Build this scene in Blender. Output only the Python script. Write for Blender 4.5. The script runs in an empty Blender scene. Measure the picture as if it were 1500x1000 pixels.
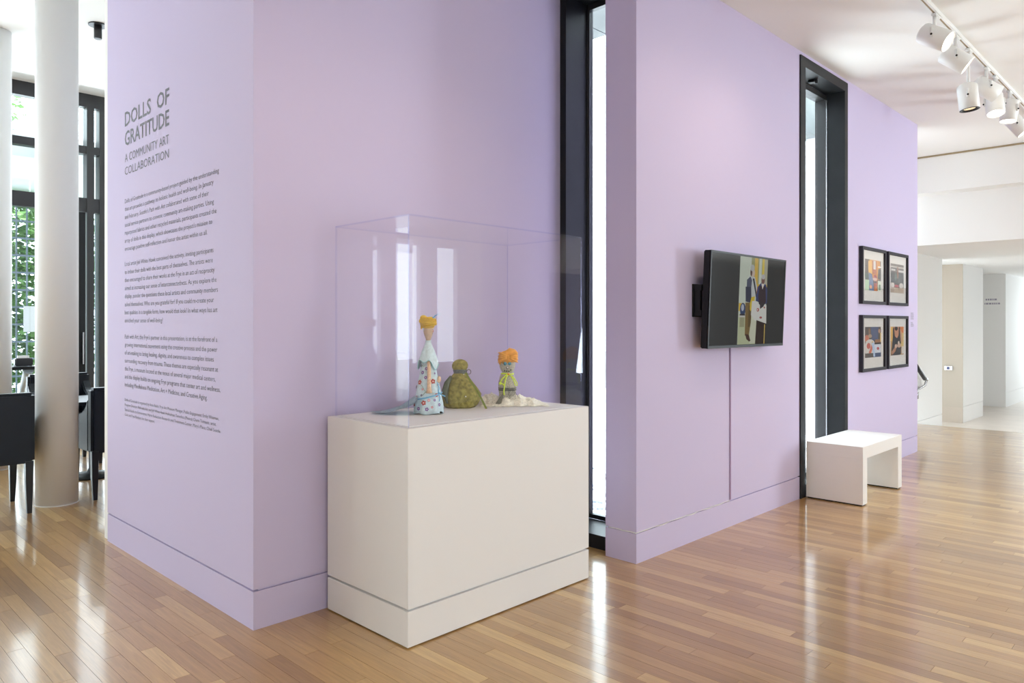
import bpy, bmesh, math, random
from mathutils import Vector, Matrix, noise
random.seed(7)
S = bpy.context.scene
COL = S.collection
PI = math.pi

# ------------------------------------------------------------------ camera
H = 1.45
FOC = 1082.0
FX, FY = 0.7150, 0.6991           # forward direction on the floor plan
cam_d = bpy.data.cameras.new('camera')
cam = bpy.data.objects.new('camera', cam_d); COL.objects.link(cam)
cam.location = (0, 0, H)
cam.rotation_euler = (PI/2, 0, -math.atan2(FX, FY))
cam_d.sensor_width = 36; cam_d.lens = FOC/1500*36
cam_d.shift_y = -25/1500
cam_d.clip_start = 0.05; cam_d.clip_end = 300
S.camera = cam

# ------------------------------------------------------------------ light and exposure
S.view_settings.view_transform = 'Standard'
S.view_settings.look = 'None'
S.view_settings.gamma = 1
S.view_settings.use_curve_mapping = False
S.view_settings.exposure = -0.43
W = bpy.data.worlds.new('sky'); S.world = W; W.use_nodes = True
bg = W.node_tree.nodes['Background']
bg.inputs['Color'].default_value = (0.80, 0.925, 1.0, 1)
bg.inputs['Strength'].default_value = 9.5
S.cycles.use_denoising = True
S.cycles.max_bounces = 10; S.cycles.diffuse_bounces = 5; S.cycles.glossy_bounces = 5
S.cycles.transparent_max_bounces = 24; S.cycles.transmission_bounces = 6
S.cycles.caustics_reflective = False; S.cycles.caustics_refractive = False
S.cycles.sample_clamp_indirect = 6

def area(name, loc, direction, sx, sy, power, color):
    d = bpy.data.lights.new(name, 'AREA'); d.shape = 'RECTANGLE'; d.size = sx; d.size_y = sy
    d.energy = power; d.color = color
    o = bpy.data.objects.new(name, d); COL.objects.link(o); o.location = loc
    o.rotation_euler = Vector(direction).to_track_quat('-Z', 'Y').to_euler()
    return o
DAY = (0.81, 0.925, 1.0); WARM = (1.0, 0.82, 0.62)
# added unseen fill panels; the cafe and hall end ones stand for window daylight
area('fill_opposite', (0.7, -4.85, 1.7), (0, 1, 0.30), 9.0, 2.8, 128, DAY)  # added soft fill for walls and ceiling, wider than the openings
area('fill_far_side', (10.9, -2.5, 1.8), (-1, .35, 0.40), 1.5, 2.6, 360, DAY)  # added panel inside the room, lifts the right wall and ceiling
area('fill_behind', (-4.85, 0.6, 1.9), (1, 0.15, 0), 6.5, 3.0, 84, (0.78, 0.91, 1.0))  # added fill standing before a solid wall
area('daylight_cafe', (0.4, 10.30, 2.3), (0, -1, -0.05), 6.5, 4.0, 360, DAY)
area('daylight_hall_end', (24.3, 2.3, 1.2), (-1, 0, 0), 2.2, 2.4, 300, DAY)

area('fill_hall_side', (13.8, -4.8, 1.0), (.35, 1, 0), 3.4, 2.2, 260, DAY)  # added fill that brightens the side of the hall pier
for hx, hy in ((13.2, 1.2), (15.2, 1.6), (17.4, 1.6), (14.2, -1.5)):  # unseen spots added to lift the dark hall floor
    hd_ = bpy.data.lights.new('hall_floor_fill', 'SPOT'); hd_.energy = 95; hd_.spot_size = math.radians(130); hd_.spot_blend = 1; hd_.shadow_soft_size = .05; hd_.color = (1, .95, .88)
    ho_ = bpy.data.objects.new('hall_floor_fill', hd_); COL.objects.link(ho_); ho_.location = (hx, hy, 2.53)
sun_d = bpy.data.lights.new('sun', 'SUN'); sun_d.energy = 16; sun_d.angle = math.radians(2); sun_d.color = (1.0, .97, .93)
sun = bpy.data.objects.new('sun', sun_d); COL.objects.link(sun); sun.location = (8, 8, 12)
sun.rotation_euler = Vector((-.10, .04, -1)).to_track_quat('-Z', 'Y').to_euler()

# ------------------------------------------------------------------ materials
def rgb(*c): return (*c, 1)
def s2l(r, g, b):
    f = lambda v: (v/255/12.92) if v/255 <= 0.04045 else ((v/255+0.055)/1.055)**2.4
    return (f(r), f(g), f(b), 1)
def mat(name, color, rough=0.6, metal=0.0, bump=0.0, bscale=200, spec=0.5, var=0.0, vscale=4, coat=0):
    m = bpy.data.materials.new(name); m.use_nodes = True
    nt = m.node_tree; b = nt.nodes['Principled BSDF']
    b.inputs['Base Color'].default_value = color
    b.inputs['Roughness'].default_value = rough
    b.inputs['Metallic'].default_value = metal
    b.inputs['Specular IOR Level'].default_value = spec
    b.inputs['Coat Weight'].default_value = coat
    g = nt.nodes.new('ShaderNodeNewGeometry')
    if var:
        n = nt.nodes.new('ShaderNodeTexNoise'); n.inputs['Scale'].default_value = vscale; n.inputs['Detail'].default_value = 4
        nt.links.new(g.outputs['Position'], n.inputs['Vector'])
        hs = nt.nodes.new('ShaderNodeMapRange'); hs.inputs['From Min'].default_value = .3; hs.inputs['From Max'].default_value = .7; hs.inputs['To Min'].default_value = 1-var; hs.inputs['To Max'].default_value = 1+var
        nt.links.new(n.outputs['Fac'], hs.inputs['Value'])
        mx = nt.nodes.new('ShaderNodeVectorMath'); mx.operation = 'SCALE'; mx.inputs[0].default_value = color[:3]
        nt.links.new(hs.outputs[0], mx.inputs['Scale']); nt.links.new(mx.outputs[0], b.inputs['Base Color'])
    if bump:
        n2 = nt.nodes.new('ShaderNodeTexNoise'); n2.inputs['Scale'].default_value = bscale; n2.inputs['Detail'].default_value = 3
        nt.links.new(g.outputs['Position'], n2.inputs['Vector'])
        bp = nt.nodes.new('ShaderNodeBump'); bp.inputs['Strength'].default_value = bump; bp.inputs['Distance'].default_value = 0.004
        nt.links.new(n2.outputs['Fac'], bp.inputs['Height']); nt.links.new(bp.outputs['Normal'], b.inputs['Normal'])
    return m
def emit(name, color, strength):
    m = bpy.data.materials.new(name); m.use_nodes = True; nt = m.node_tree
    for n in list(nt.nodes): nt.nodes.remove(n)
    e = nt.nodes.new('ShaderNodeEmission'); e.inputs['Color'].default_value = color; e.inputs['Strength'].default_value = strength
    o = nt.nodes.new('ShaderNodeOutputMaterial'); nt.links.new(e.outputs[0], o.inputs[0]); return m
def glass(name, tint, refl=1.0, rough=0.0, base=0.0):
    m = bpy.data.materials.new(name); m.use_nodes = True; nt = m.node_tree
    for n in list(nt.nodes): nt.nodes.remove(n)
    t = nt.nodes.new('ShaderNodeBsdfTransparent'); t.inputs['Color'].default_value = tint
    g = nt.nodes.new('ShaderNodeBsdfGlossy'); g.inputs['Roughness'].default_value = rough; g.inputs['Color'].default_value = (1, 1, 1, 1)
    f = nt.nodes.new('ShaderNodeFresnel')
    ge = nt.nodes.new('ShaderNodeNewGeometry'); ir = nt.nodes.new('ShaderNodeMapRange')   # same reflectance from both sides of the thin sheet
    ir.inputs['To Min'].default_value = 1.49; ir.inputs['To Max'].default_value = 1/1.49
    nt.links.new(ge.outputs['Backfacing'], ir.inputs['Value']); nt.links.new(ir.outputs[0], f.inputs['IOR'])
    mm = nt.nodes.new('ShaderNodeMath'); mm.operation = 'MULTIPLY_ADD'; mm.inputs[1].default_value = refl; mm.inputs[2].default_value = base
    nt.links.new(f.outputs[0], mm.inputs[0])
    x = nt.nodes.new('ShaderNodeMixShader'); o = nt.nodes.new('ShaderNodeOutputMaterial')
    nt.links.new(mm.outputs[0], x.inputs[0]); nt.links.new(t.outputs[0], x.inputs[1]); nt.links.new(g.outputs[0], x.inputs[2])
    nt.links.new(x.outputs[0], o.inputs[0]); return m
def attr_mat(name, rough=0.5, emission=0.0, spec=0.5, bump=0.0, bscale=300):
    m = mat(name, (1, 1, 1, 1), rough, spec=spec, bump=bump, bscale=bscale); nt = m.node_tree; b = nt.nodes['Principled BSDF']
    a = nt.nodes.new('ShaderNodeAttribute'); a.attribute_name = 'Col'
    nt.links.new(a.outputs['Color'], b.inputs['Base Color'])
    if emission:
        nt.links.remove(b.inputs['Base Color'].links[0]); b.inputs['Base Color'].default_value = (.01, .01, .01, 1)
        nt.links.new(a.outputs['Color'], b.inputs['Emission Color']); b.inputs['Emission Strength'].default_value = emission
    return m
def floor_mat():
    m = bpy.data.materials.new('oak_strip_floor'); m.use_nodes = True; nt = m.node_tree; b = nt.nodes['Principled BSDF']
    N = nt.nodes.new; L = nt.links.new
    g = N('ShaderNodeNewGeometry'); a = N('ShaderNodeAttribute'); a.attribute_name = 'tone'
    off = N('ShaderNodeVectorMath'); off.operation = 'SCALE'; off.inputs[0].default_value = (13, 37, 5); L(a.outputs['Fac'], off.inputs['Scale'])
    add = N('ShaderNodeVectorMath'); add.operation = 'ADD'; L(g.outputs['Position'], add.inputs[0]); L(off.outputs[0], add.inputs[1])
    sc = N('ShaderNodeVectorMath'); sc.operation = 'MULTIPLY'; sc.inputs[1].default_value = (75, 3.2, 1); L(add.outputs[0], sc.inputs[0])
    n = N('ShaderNodeTexNoise'); n.inputs['Scale'].default_value = 1.0; n.inputs['Detail'].default_value = 6; n.inputs['Roughness'].default_value = 0.62; n.inputs['Distortion'].default_value = 1.2
    L(sc.outputs[0], n.inputs['Vector'])
    cr = N('ShaderNodeValToRGB'); e = cr.color_ramp.elements
    e[0].position = 0.0; e[0].color = s2l(148, 108, 60)
    e[1].position = 1.0; e[1].color = s2l(208, 170, 110)
    x = e.new(0.35); x.color = s2l(172, 131, 78)
    x = e.new(0.7); x.color = s2l(189, 149, 92)
    L(a.outputs['Fac'], cr.inputs['Fac'])
    mr = N('ShaderNodeMapRange'); mr.inputs['From Min'].default_value = 0.25; mr.inputs['From Max'].default_value = 0.75; mr.inputs['To Min'].default_value = 0.76; mr.inputs['To Max'].default_value = 1.14
    L(n.outputs['Fac'], mr.inputs['Value'])
    mu = N('ShaderNodeVectorMath'); mu.operation = 'SCALE'; L(cr.outputs['Color'], mu.inputs[0]); L(mr.outputs[0], mu.inputs['Scale'])
    L(mu.outputs[0], b.inputs['Base Color'])
    b.inputs['Roughness'].default_value = 0.32
    b.inputs['Coat Weight'].default_value = 0.9; b.inputs['Coat Roughness'].default_value = 0.115; b.inputs['Coat IOR'].default_value = 1.5
    n3 = N('ShaderNodeTexNoise'); n3.inputs['Scale'].default_value = 9; n3.inputs['Detail'].default_value = 2; L(g.outputs['Position'], n3.inputs['Vector'])
    bp = N('ShaderNodeBump'); bp.inputs['Strength'].default_value = 0.06; bp.inputs['Distance'].default_value = 0.01
    L(n3.outputs['Fac'], bp.inputs['Height']); L(bp.outputs['Normal'], b.inputs['Normal']); L(bp.outputs['Normal'], b.inputs['Coat Normal'])
    return m

LAV = mat('lavender_wall_paint', (0.572, 0.505, 0.695, 1), 0.85, bump=0.05, bscale=350, spec=0.25)
WHITE = mat('white_wall_paint', (0.82, 0.81, 0.79, 1), 0.8, bump=0.04, bscale=300, spec=0.3)
CEIL = mat('white_ceiling_paint', (0.84, 0.83, 0.815, 1), 0.9, spec=0.2)
COLM = mat('white_column_paint', (0.84, 0.84, 0.84, 1), 0.55, spec=0.4)
PLINTH = mat('warm_white_plinth_paint', (0.80, 0.778, 0.765, 1), 0.6, bump=0.03, bscale=300, spec=0.3)
BENCH = mat('warm_white_bench_paint', (0.78, 0.755, 0.74, 1), 0.45, spec=0.4)
BLACKM = mat('black_steel', (0.011, 0.012, 0.014, 1), 0.42, spec=0.25, var=0.15)
GREYM = mat('dark_bronze_steel', (0.035, 0.035, 0.037, 1), 0.38, metal=0.2)
WMETAL = mat('white_lamp_metal', (0.82, 0.82, 0.80, 1), 0.4)
BRASSY = mat('bronze_track_slot', (0.34, 0.26, 0.15, 1), 0.5)
BLACKP = mat('black_plastic', (0.011, 0.011, 0.013, 1), 0.4, spec=0.2)
LEATHER = mat('black_leather', (0.008, 0.012, 0.018, 1), 0.38, bump=0.25, bscale=180, spec=0.3)
BLACKWOOD = mat('black_lacquered_wood', (0.008, 0.010, 0.014, 1), 0.3)
WOOD = mat('brown_table_wood', (0.30, 0.17, 0.09, 1), 0.4, var=0.2, vscale=12)
CONC = mat('pale_concrete', (0.70, 0.74, 0.73, 1), 0.85, var=0.08, vscale=3, bump=0.2, bscale=60)
GRAVEL = mat('pale_gravel', (0.72, 0.74, 0.76, 1), 0.9, var=0.15, vscale=40)
CHROME = mat('brushed_steel', (0.5, 0.5, 0.52, 1), 0.25, metal=1)
GLASS = glass('window_glass', (0.96, 0.98, 0.98, 1), 1.0)
ACRYL = glass('clear_acrylic', (0.997, 0.995, 0.998, 1), 0.50)
ACEDGE = glass('acrylic_edge', (0.84, 0.85, 0.97, 1), 0.9, 0.10)
INK = mat('charcoal_vinyl_lettering', (0.11, 0.105, 0.125, 1), 0.7)
FAINT = mat('grey_vinyl_lettering', (0.30, 0.27, 0.34, 1), 0.7)
FLOOR = floor_mat()
PRINT = attr_mat('printed_picture', 0.5)
SCREEN = attr_mat('lit_screen', 0.07, 0.80)
MATB = mat('cream_mat_board', (0.80, 0.77, 0.74, 1), 0.8)
FRAMEM = mat('dark_grey_frame', (0.035, 0.032, 0.040, 1), 0.55, spec=0.2)
PGLASS = glass('picture_glass', (1, 1, 1, 1), 1.0)

# ------------------------------------------------------------------ mesh helpers
def bm_box(bm, x0, x1, y0, y1, z0, z1):
    v = [bm.verts.new(p) for p in ((x0,y0,z0),(x1,y0,z0),(x1,y1,z0),(x0,y1,z0),(x0,y0,z1),(x1,y0,z1),(x1,y1,z1),(x0,y1,z1))]
    return [bm.faces.new([v[i] for i in q]) for q in ((0,3,2,1),(4,5,6,7),(0,1,5,4),(1,2,6,5),(2,3,7,6),(3,0,4,7))]
def box(*a, bev=0):
    bm = bmesh.new(); bm_box(bm, *a)
    if bev: bmesh.ops.bevel(bm, geom=bm.edges[:], offset=bev, segments=2, affect='EDGES')
    return bm
def boxes(lst, bev=0):
    bm = bmesh.new()
    for a in lst: bm_box(bm, *a)
    if bev: bmesh.ops.bevel(bm, geom=bm.edges[:], offset=bev, segments=2, affect='EDGES')
    return bm
def bm_prism(bm, poly, z0, z1):
    a = [bm.verts.new((x, y, z0)) for x, y in poly]; b = [bm.verts.new((x, y, z1)) for x, y in poly]
    n = len(poly)
    bm.faces.new(a[::-1]); bm.faces.new(b)
    for i in range(n): bm.faces.new([a[i], a[(i+1) % n], b[(i+1) % n], b[i]])
def inset_poly(poly, d):           # shrink a convex polygon given counter-clockwise
    out = []; n = len(poly)
    for i in range(n):
        p0, p, p1 = Vector(poly[i-1]), Vector(poly[i]), Vector(poly[(i+1) % n])
        e0 = (p-p0).normalized(); e1 = (p1-p).normalized()
        n0 = Vector((-e0.y, e0.x)); n1 = Vector((-e1.y, e1.x))
        b = (n0+n1); b = b/ max(b.length_squared, 1e-6) * 2
        out.append(tuple(p + b*d))
    return out
def frame_bm(bm, M, prof_pts, closed=False): pass
def tube(bm, pts, r, n=8, taper=None, cap=True):
    pts = [Vector(p) for p in pts]; rings = []
    up = Vector((0, 0, 1)); prev = None
    for i, p in enumerate(pts):
        t = (pts[min(i+1, len(pts)-1)] - pts[max(i-1, 0)])
        t = t.normalized() if t.length > 1e-9 else Vector((0, 0, 1))
        if prev is None:
            a = t.cross(up) if abs(t.z) < 0.95 else t.cross(Vector((1, 0, 0)))
        else:
            a = prev - t*prev.dot(t)
        a.normalize(); prev = a; b = t.cross(a)
        rr = r if taper is None else r*taper[i]
        rings.append([bm.verts.new(p + (a*math.cos(2*PI*k/n) + b*math.sin(2*PI*k/n))*rr) for k in range(n)])
    for i in range(len(rings)-1):
        for k in range(n):
            f = bm.faces.new([rings[i][k], rings[i][(k+1) % n], rings[i+1][(k+1) % n], rings[i+1][k]]); f.smooth = True
    if cap: bm.faces.new(rings[0][::-1]); bm.faces.new(rings[-1])
def lathe(bm, prof, n=32, fn=None, cx=0, cy=0, cap0=True, cap1=True):
    rings = []
    for i, (r, z) in enumerate(prof):
        ring = []
        for k in range(n):
            a = 2*PI*k/n; p = Vector((cx + r*math.cos(a), cy + r*math.sin(a), z))
            if fn: p = fn(p, a, i)
            ring.append(bm.verts.new(p))
        rings.append(ring)
    for i in range(len(rings)-1):
        for k in range(n):
            f = bm.faces.new([rings[i][k], rings[i][(k+1) % n], rings[i+1][(k+1) % n], rings[i+1][k]]); f.smooth = True
    if cap0: bm.faces.new(rings[0][::-1])
    if cap1: bm.faces.new(rings[-1])
def ball(bm, c, r, sq=(1, 1, 1), u=12, v=8):
    M = Matrix.Translation(c) @ Matrix.Diagonal((r*sq[0], r*sq[1], r*sq[2], 1))
    res = bmesh.ops.create_uvsphere(bm, u_segments=u, v_segments=v, radius=1, matrix=M)
    for vv in res['verts']:
        for f in vv.link_faces: f.smooth = True

def tag(o, label=None, cat=None, group=None, kind=None):
    if label: o['label'] = label
    if cat: o['category'] = cat
    if group: o['group'] = group
    if kind: o['kind'] = kind
    return o
def thing(name, label, cat, loc=(0, 0, 0), rotz=0, group=None):
    o = bpy.data.objects.new(name, None); COL.objects.link(o); o.empty_display_size = 0.1
    o.location = loc; o.rotation_euler = (0, 0, rotz)
    return tag(o, label, cat, group)
WORLD = {}
def wm(o):
    m = Matrix.LocRotScale(o.location, o.rotation_euler, o.scale)
    return (wm(o.parent) @ m) if o.parent else m
def obj(name, bm, m, parent=None, world=False, kind=None, label=None):
    """Link a bmesh as one object; world=True when its vertices are in world space though it has a parent."""
    bmesh.ops.recalc_face_normals(bm, faces=bm.faces)
    if parent is not None and world: bm.transform(wm(parent).inverted())
    loc = Vector((0, 0, 0))
    if parent is None and len(bm.verts):
        xs = [v.co.x for v in bm.verts]; ys = [v.co.y for v in bm.verts]; zs = [v.co.z for v in bm.verts]
        loc = Vector(((min(xs)+max(xs))/2, (min(ys)+max(ys))/2, min(zs)))
        bmesh.ops.translate(bm, verts=bm.verts, vec=-loc)
    me = bpy.data.meshes.new(name); bm.to_mesh(me); bm.free()
    for mm in (m if isinstance(m, (list, tuple)) else [m]): me.materials.append(mm)
    o = bpy.data.objects.new(name, me); COL.objects.link(o); o.location = loc
    if parent is not None: o.parent = parent
    if kind: o['kind'] = kind
    if label: o['label'] = label
    return o
def struct(name, bm, m, parent=None):
    return obj(name, bm, m, parent, world=parent is not None, kind='structure' if parent is None else None)
def dup(root, loc, rotz, label=None, group=None):
    r = root.copy(); COL.objects.link(r); r.location = loc; r.rotation_euler = (0, 0, rotz)
    if label: r['label'] = label
    if group: r['group'] = group
    for ch in list(root.children):
        c = ch.copy(); COL.objects.link(c); c.parent = r
        for g in ch.children:
            d = g.copy(); COL.objects.link(d); d.parent = c
    return r

# ------------------------------------------------------------------ the room
ZC = 3.73        # gallery ceiling
ZK = 4.40        # cafe ceiling
YB, YC = 3.321, 2.587
XA = 1.645
GR0, GR1 = 0.181, 0.191          # shadow groove above the baseboards
def wall(name, poly, z1, m, bname):
    bm = bmesh.new(); bm_prism(bm, poly, GR1, z1)
    bm_prism(bm, inset_poly(poly, 0.012), 0.0, GR1)
    struct(name, bm, m)
    bb = bmesh.new(); bm_prism(bb, poly, 0.0, GR0)
    struct(bname, bb, m)
wall('wall_left', [(XA, YB), (XA+.30, YB+.30), (XA+.30, 5.40), (XA, 5.40)], ZK, LAV, 'baseboard_left')
wall('wall_back', [(XA, YB), (3.87, YB), (3.87, YB+.30), (XA+.30, YB+.30)], ZK, LAV, 'baseboard_back')
# white end of the text wall
struct('trim_1', box(XA+.012, XA+.28, 5.401, 5.50, 0, ZK), WHITE)
wall('wall_middle', [(3.722, YC), (6.068, YC), (6.068, YC+.232), (3.722, YC+.232)], ZC, LAV, 'baseboard_middle')
wall('wall_right', [(7.113, YC), (9.27, YC), (9.27, YC+.232), (7.113, YC+.232)], ZC, LAV, 'baseboard_right')
struct('trim_2', box(6.0685, 7.1125, YC, YC+.23, 3.695, ZC), LAV)

# window 1: a black steel box in the step between two lavender walls
w1 = struct('window_1', boxes([
    (3.87, 4.10, YB-.053, YB+.05, 0, ZC), (3.80, 4.10, YC+.234, YB-.054, 3.70, ZC),
    (3.80, 4.10, YC+.234, YC+.27, 0, 3.70)]), BLACKM)
struct('window_sill', boxes([(3.80, 4.10, YC+.271, YB-.054, 0, 0.089)]), BLACKM, w1)
struct('window_frame', boxes([(4.10, 4.14, YB-.075, YB+.04, 0.09, ZC), (4.10, 4.14, YC+.24, YC+.26, 0.09, ZC), (4.10, 4.14, YC+.26, YB-.075, .09, .12),
                              (4.10, 4.14, YC+.26, YB-.075, 3.66, ZC)]), GREYM, w1)
struct('window_bead', box(4.093, 4.10, YB-.063, YB-.055, .09, 3.70), CHROME, w1)
struct('pane', box(4.115, 4.123, YC+.26, YB-.075, .12, 3.66), GLASS, w1)
# window 2: black steel surround in the plane of the wall
w2 = struct('window_2', boxes([
    (6.0685, 6.165, YC-.012, YC+.16, 0, 3.695), (7.04, 7.1125, YC-.012, YC+.16, 0, 3.695),
    (6.165, 7.04, YC-.012, YC+.16, 3.61, 3.695)]), BLACKM)
struct('window_sill', box(6.166, 7.039, YC+.02, YC+.16, 0, .089), BLACKM, w2)
struct('window_frame', boxes([(6.0685, 6.19, YC+.161, YC+.26, 0, 3.695), (7.03, 7.1125, YC+.161, YC+.26, 0, 3.695),
                              (6.19, 7.03, YC+.161, YC+.26, 3.56, 3.695), (6.19, 7.03, YC+.161, YC+.26, 0, .12)]), GREYM, w2)
struct('window_bead', boxes([(7.031, 7.038, YC+.150, YC+.158, .09, 3.61), (6.17, 7.03, YC+.150, YC+.158, 3.598, 3.606)]), CHROME, w2)
struct('pane', box(6.19, 7.03, YC+.20, YC+.208, .12, 3.56), GLASS, w2)
bm = boxes([(6.50, 6.56, YC+.05, YC+.11, 3.585, 3.609)], bev=.004); bm_box(bm, 6.515, 6.545, YC+.04, YC+.05, 3.57, 3.605)
tag(obj('contact_sensor', bm, BLACKP), 'tiny black sensor under the head of the second tall window', 'sensor')

# ceilings
struct('ceiling', boxes([(-5, 11.1, -5, YC, ZC, ZC+.12), (-5, 4.12, YC, YB, ZC, ZC+.12), (4.12, 11.1, YC, YC+.30, ZC, ZC+.12),
                         (9.27, 11.1, YC+.30, 3.75, ZC, ZC+.12)]), CEIL)
struct('ceiling_cafe', boxes([(-5, 4.0, YB+.001, 10.6, ZK, ZK+.1)]), CEIL)
struct('trim_3', boxes([(-5, XA, YB-.001, YB+.12, ZC, ZK)]), WHITE)
# dropped beams and the lower ceiling at the far end
struct('beam_1', box(11.1, 11.4, -5, 3.75, 3.235, ZC+.1), WHITE)
struct('beam_2', box(11.4, 11.7, -5, 3.75, 2.553, ZC+.1), WHITE)
struct('ceiling_low', box(11.7, 24.5, -5, 4.6, 2.553, 2.65), CEIL)
struct('trim_4', box(11.085, 11.098, -5, 3.5, ZC-.022, ZC-.002), BRASSY)

# white walls of the far hall
ZL = -0.35
def wallw(name, poly, z0, z1, g, bname):
    bm = bmesh.new(); bm_prism(bm, poly, g+.01, z1); bm_prism(bm, inset_poly(poly, .012), z0, g+.01); struct(name, bm, WHITE)
    bb = bmesh.new(); bm_prism(bb, poly, z0, g); struct(bname, bb, WHITE)
wallw('wall_stair', [(9.0, 3.51), (13.93, 3.51), (13.93, 3.75), (9.0, 3.75)], ZL, 2.553, -.06, 'baseboard_stair')
struct('wall_stair_top', box(9.0, 11.1, 3.51, 3.75, 2.553, ZC), WHITE)
BEIGE = mat('beige_wall_paint', (0.60, 0.55, 0.49, 1), 0.8)
wallw('wall_pier', [(15.4, 3.54), (16.9, 3.54), (16.9, 4.5), (15.4, 4.5)], ZL, 2.553, -.06, 'baseboard_pier')
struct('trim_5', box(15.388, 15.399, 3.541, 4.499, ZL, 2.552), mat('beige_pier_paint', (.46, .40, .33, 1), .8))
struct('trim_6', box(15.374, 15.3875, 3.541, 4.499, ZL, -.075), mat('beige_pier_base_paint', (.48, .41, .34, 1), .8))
wallw('wall_far', [(19.0, 3.555), (19.3, 3.555), (19.3, 4.6), (19.0, 4.6)], ZL, 2.553, -.04, 'baseboard_far')
wallw('wall_hall', [(19.3, 3.56), (24.0, 3.56), (24.0, 3.9), (19.3, 3.9)], ZL, 2.553, -.04, 'baseboard_hall')
struct('wall_hall_side', box(13.93, 19.0, 4.5, 4.6, ZL, 2.553), WHITE)
DARKW = mat('dim_reflection_charcoal', (.05, .05, .052, 1), .8)  # unseen walls made dark to keep screen and picture glass reflections dim
struct('wall_hall_right', box(11.7, 24.5, -5.1, -5.0, ZL, 2.553), DARKW)

# floor slabs (the boards lie on them)
struct('floor_low', box(11.851, 24.5, -5, 4.6, ZL-.1, ZL), mat('pale_hall_floor', (.62, .56, .50, 1), .35, var=.06, vscale=3))
sub = mat('dark_subfloor', (0.10, 0.055, 0.03, 1), .8)
floor = struct('floor', boxes([(-5, 4.08, -5, 10.5, -.12, -.012), (4.08, 11.85, -5, 2.85, -.12, -.012), (9.27, 11.85, 2.85, 3.51, -.12, -.012)]), sub)

PW = 0.0700
def in_view(x, y):
    d = FX*x + FY*y
    if d < 2.6: return None
    l = FY*x - FX*y
    px = 750 + FOC*l/d; py = 475 + FOC*H/d
    if px < -60 or px > 1560 or py > 1040: return None
    if x > XA and y > YB and x < 4.05: return None
    if x < XA and y > 4.6: pass
    if 2.03 < x < 3.32 and 2.64 < y < 3.3: return None
    if y > YC+.03 and x > 3.72 and x < 9.2: return None
    if XA < x and y > YB: return None
    # hidden behind the plinth
    if x > 2.05 and y > 2.66 and px < 860: return None
    return d
planks = []
rnd = random.Random(3)
zones = [(-4.97, 4.08, -4.97, 10.48), (4.08, 11.85, -4.9, 2.85), (9.27, 11.85, 2.85, 3.51)]
for (zx0, zx1, zy0, zy1) in zones:
    i0 = math.floor(zx0/PW + 1e-6)
    x = i0*PW
    while x < zx1-1e-4:
        xa = max(x, zx0); xb = min(x+PW, zx1)
        y = zy0 - rnd.uniform(0, 1.1)
        while y < zy1:
            L = rnd.choice([.35, .5, .65, .8, .95, 1.1, 1.3])*rnd.uniform(.9, 1.1)
            ya, yb = max(y, zy0), min(y+L, zy1)
            if yb-ya > .02 and xb-xa > .01:
                t = min(1, max(0, rnd.gauss(.5, .24)))
                best = None
                for q in (0.1, 0.3, .5, .7, 0.9):
                    d = in_view((xa+xb)/2, ya+(yb-ya)*q)
                    if d: best = min(best, d) if best else d
                sc = ((yb-ya)*PW/best**3) if best else 0
                planks.append((sc, xa, xb, ya, yb, t))
            y += L
        x += PW
planks.sort(key=lambda p: -p[0])
def plank_into(bm, lay, p, z=0.0):
    _, xa, xb, ya, yb, t = p
    g = .0006; dz = rnd.uniform(-.00015, .00015)
    b = [(xa+g, ya+g), (xb-g, ya+g), (xb-g, yb-g), (xa+g, yb-g)]
    lo = [bm.verts.new((*q, -.010)) for q in b]; hi = [bm.verts.new((*q, dz)) for q in b]
    fs = [bm.faces.new(hi)]
    for k in range(4):
        fs.append(bm.faces.new([lo[k], lo[(k+1) % 4], hi[(k+1) % 4], hi[k]]))
    for f in fs: f[lay] = t
for p in planks[:300]:
    bm = bmesh.new(); lay = bm.faces.layers.float.new('tone'); plank_into(bm, lay, p)
    c = Vector(((p[1]+p[2])/2, (p[3]+p[4])/2, 0)); bmesh.ops.translate(bm, verts=bm.verts, vec=-c)
    me = bpy.data.meshes.new('plank'); bm.to_mesh(me); bm.free(); me.materials.append(FLOOR)
    o = bpy.data.objects.new('plank', me); COL.objects.link(o); o.parent = floor; o.location = c - floor.location
bm = bmesh.new(); lay = bm.faces.layers.float.new('tone')
for p in planks[300:]: plank_into(bm, lay, p)
o = obj('plank', bm, FLOOR, floor, world=True); o['kind'] = 'stuff'

# walls that close the gallery behind the camera, with tall daylight openings
ops = [(.4, 1.2), (2.7, 3.6), (8.07, 8.25), (8.63, 9.12)]        # tall openings in the wall opposite
bl = []; px_ = -5
for a_, b_ in ops:
    bl += [(px_, a_, -5.12, -5, -.11, ZC), (a_, b_, -5.12, -5, 2.86, ZC), (a_, b_, -5.12, -5, -.11, .76)]; px_ = b_
bl.append((px_, 11.85, -5.12, -5, -.11, ZC))
struct('wall_front', boxes(bl), WHITE)
struct('wall_hall_end', boxes([(24.5, 24.6, -5, 1.0, ZL, 2.553)]), DARKW)
struct('wall_hall_end_white', box(24.5, 24.6, 1.0, 4.6, ZL, 2.553), WHITE)
struct('wall_entrance', boxes([(-5.12, -5, -5, 3.3, -.11, ZC), (-5.12, -5, 3.3, 7.4, -.11, ZK), (-5.12, -5, 8.7, 10.5, -.11, ZK),
                               (-5.12, -5, 7.4, 8.7, -.11, .6), (-5.12, -5, 7.4, 8.7, 3.0, ZK)]), WHITE)
struct('wall_cafe', boxes([(3.9, 4.0, YB+.30, 10.5, -.11, ZK)]), WHITE)

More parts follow.
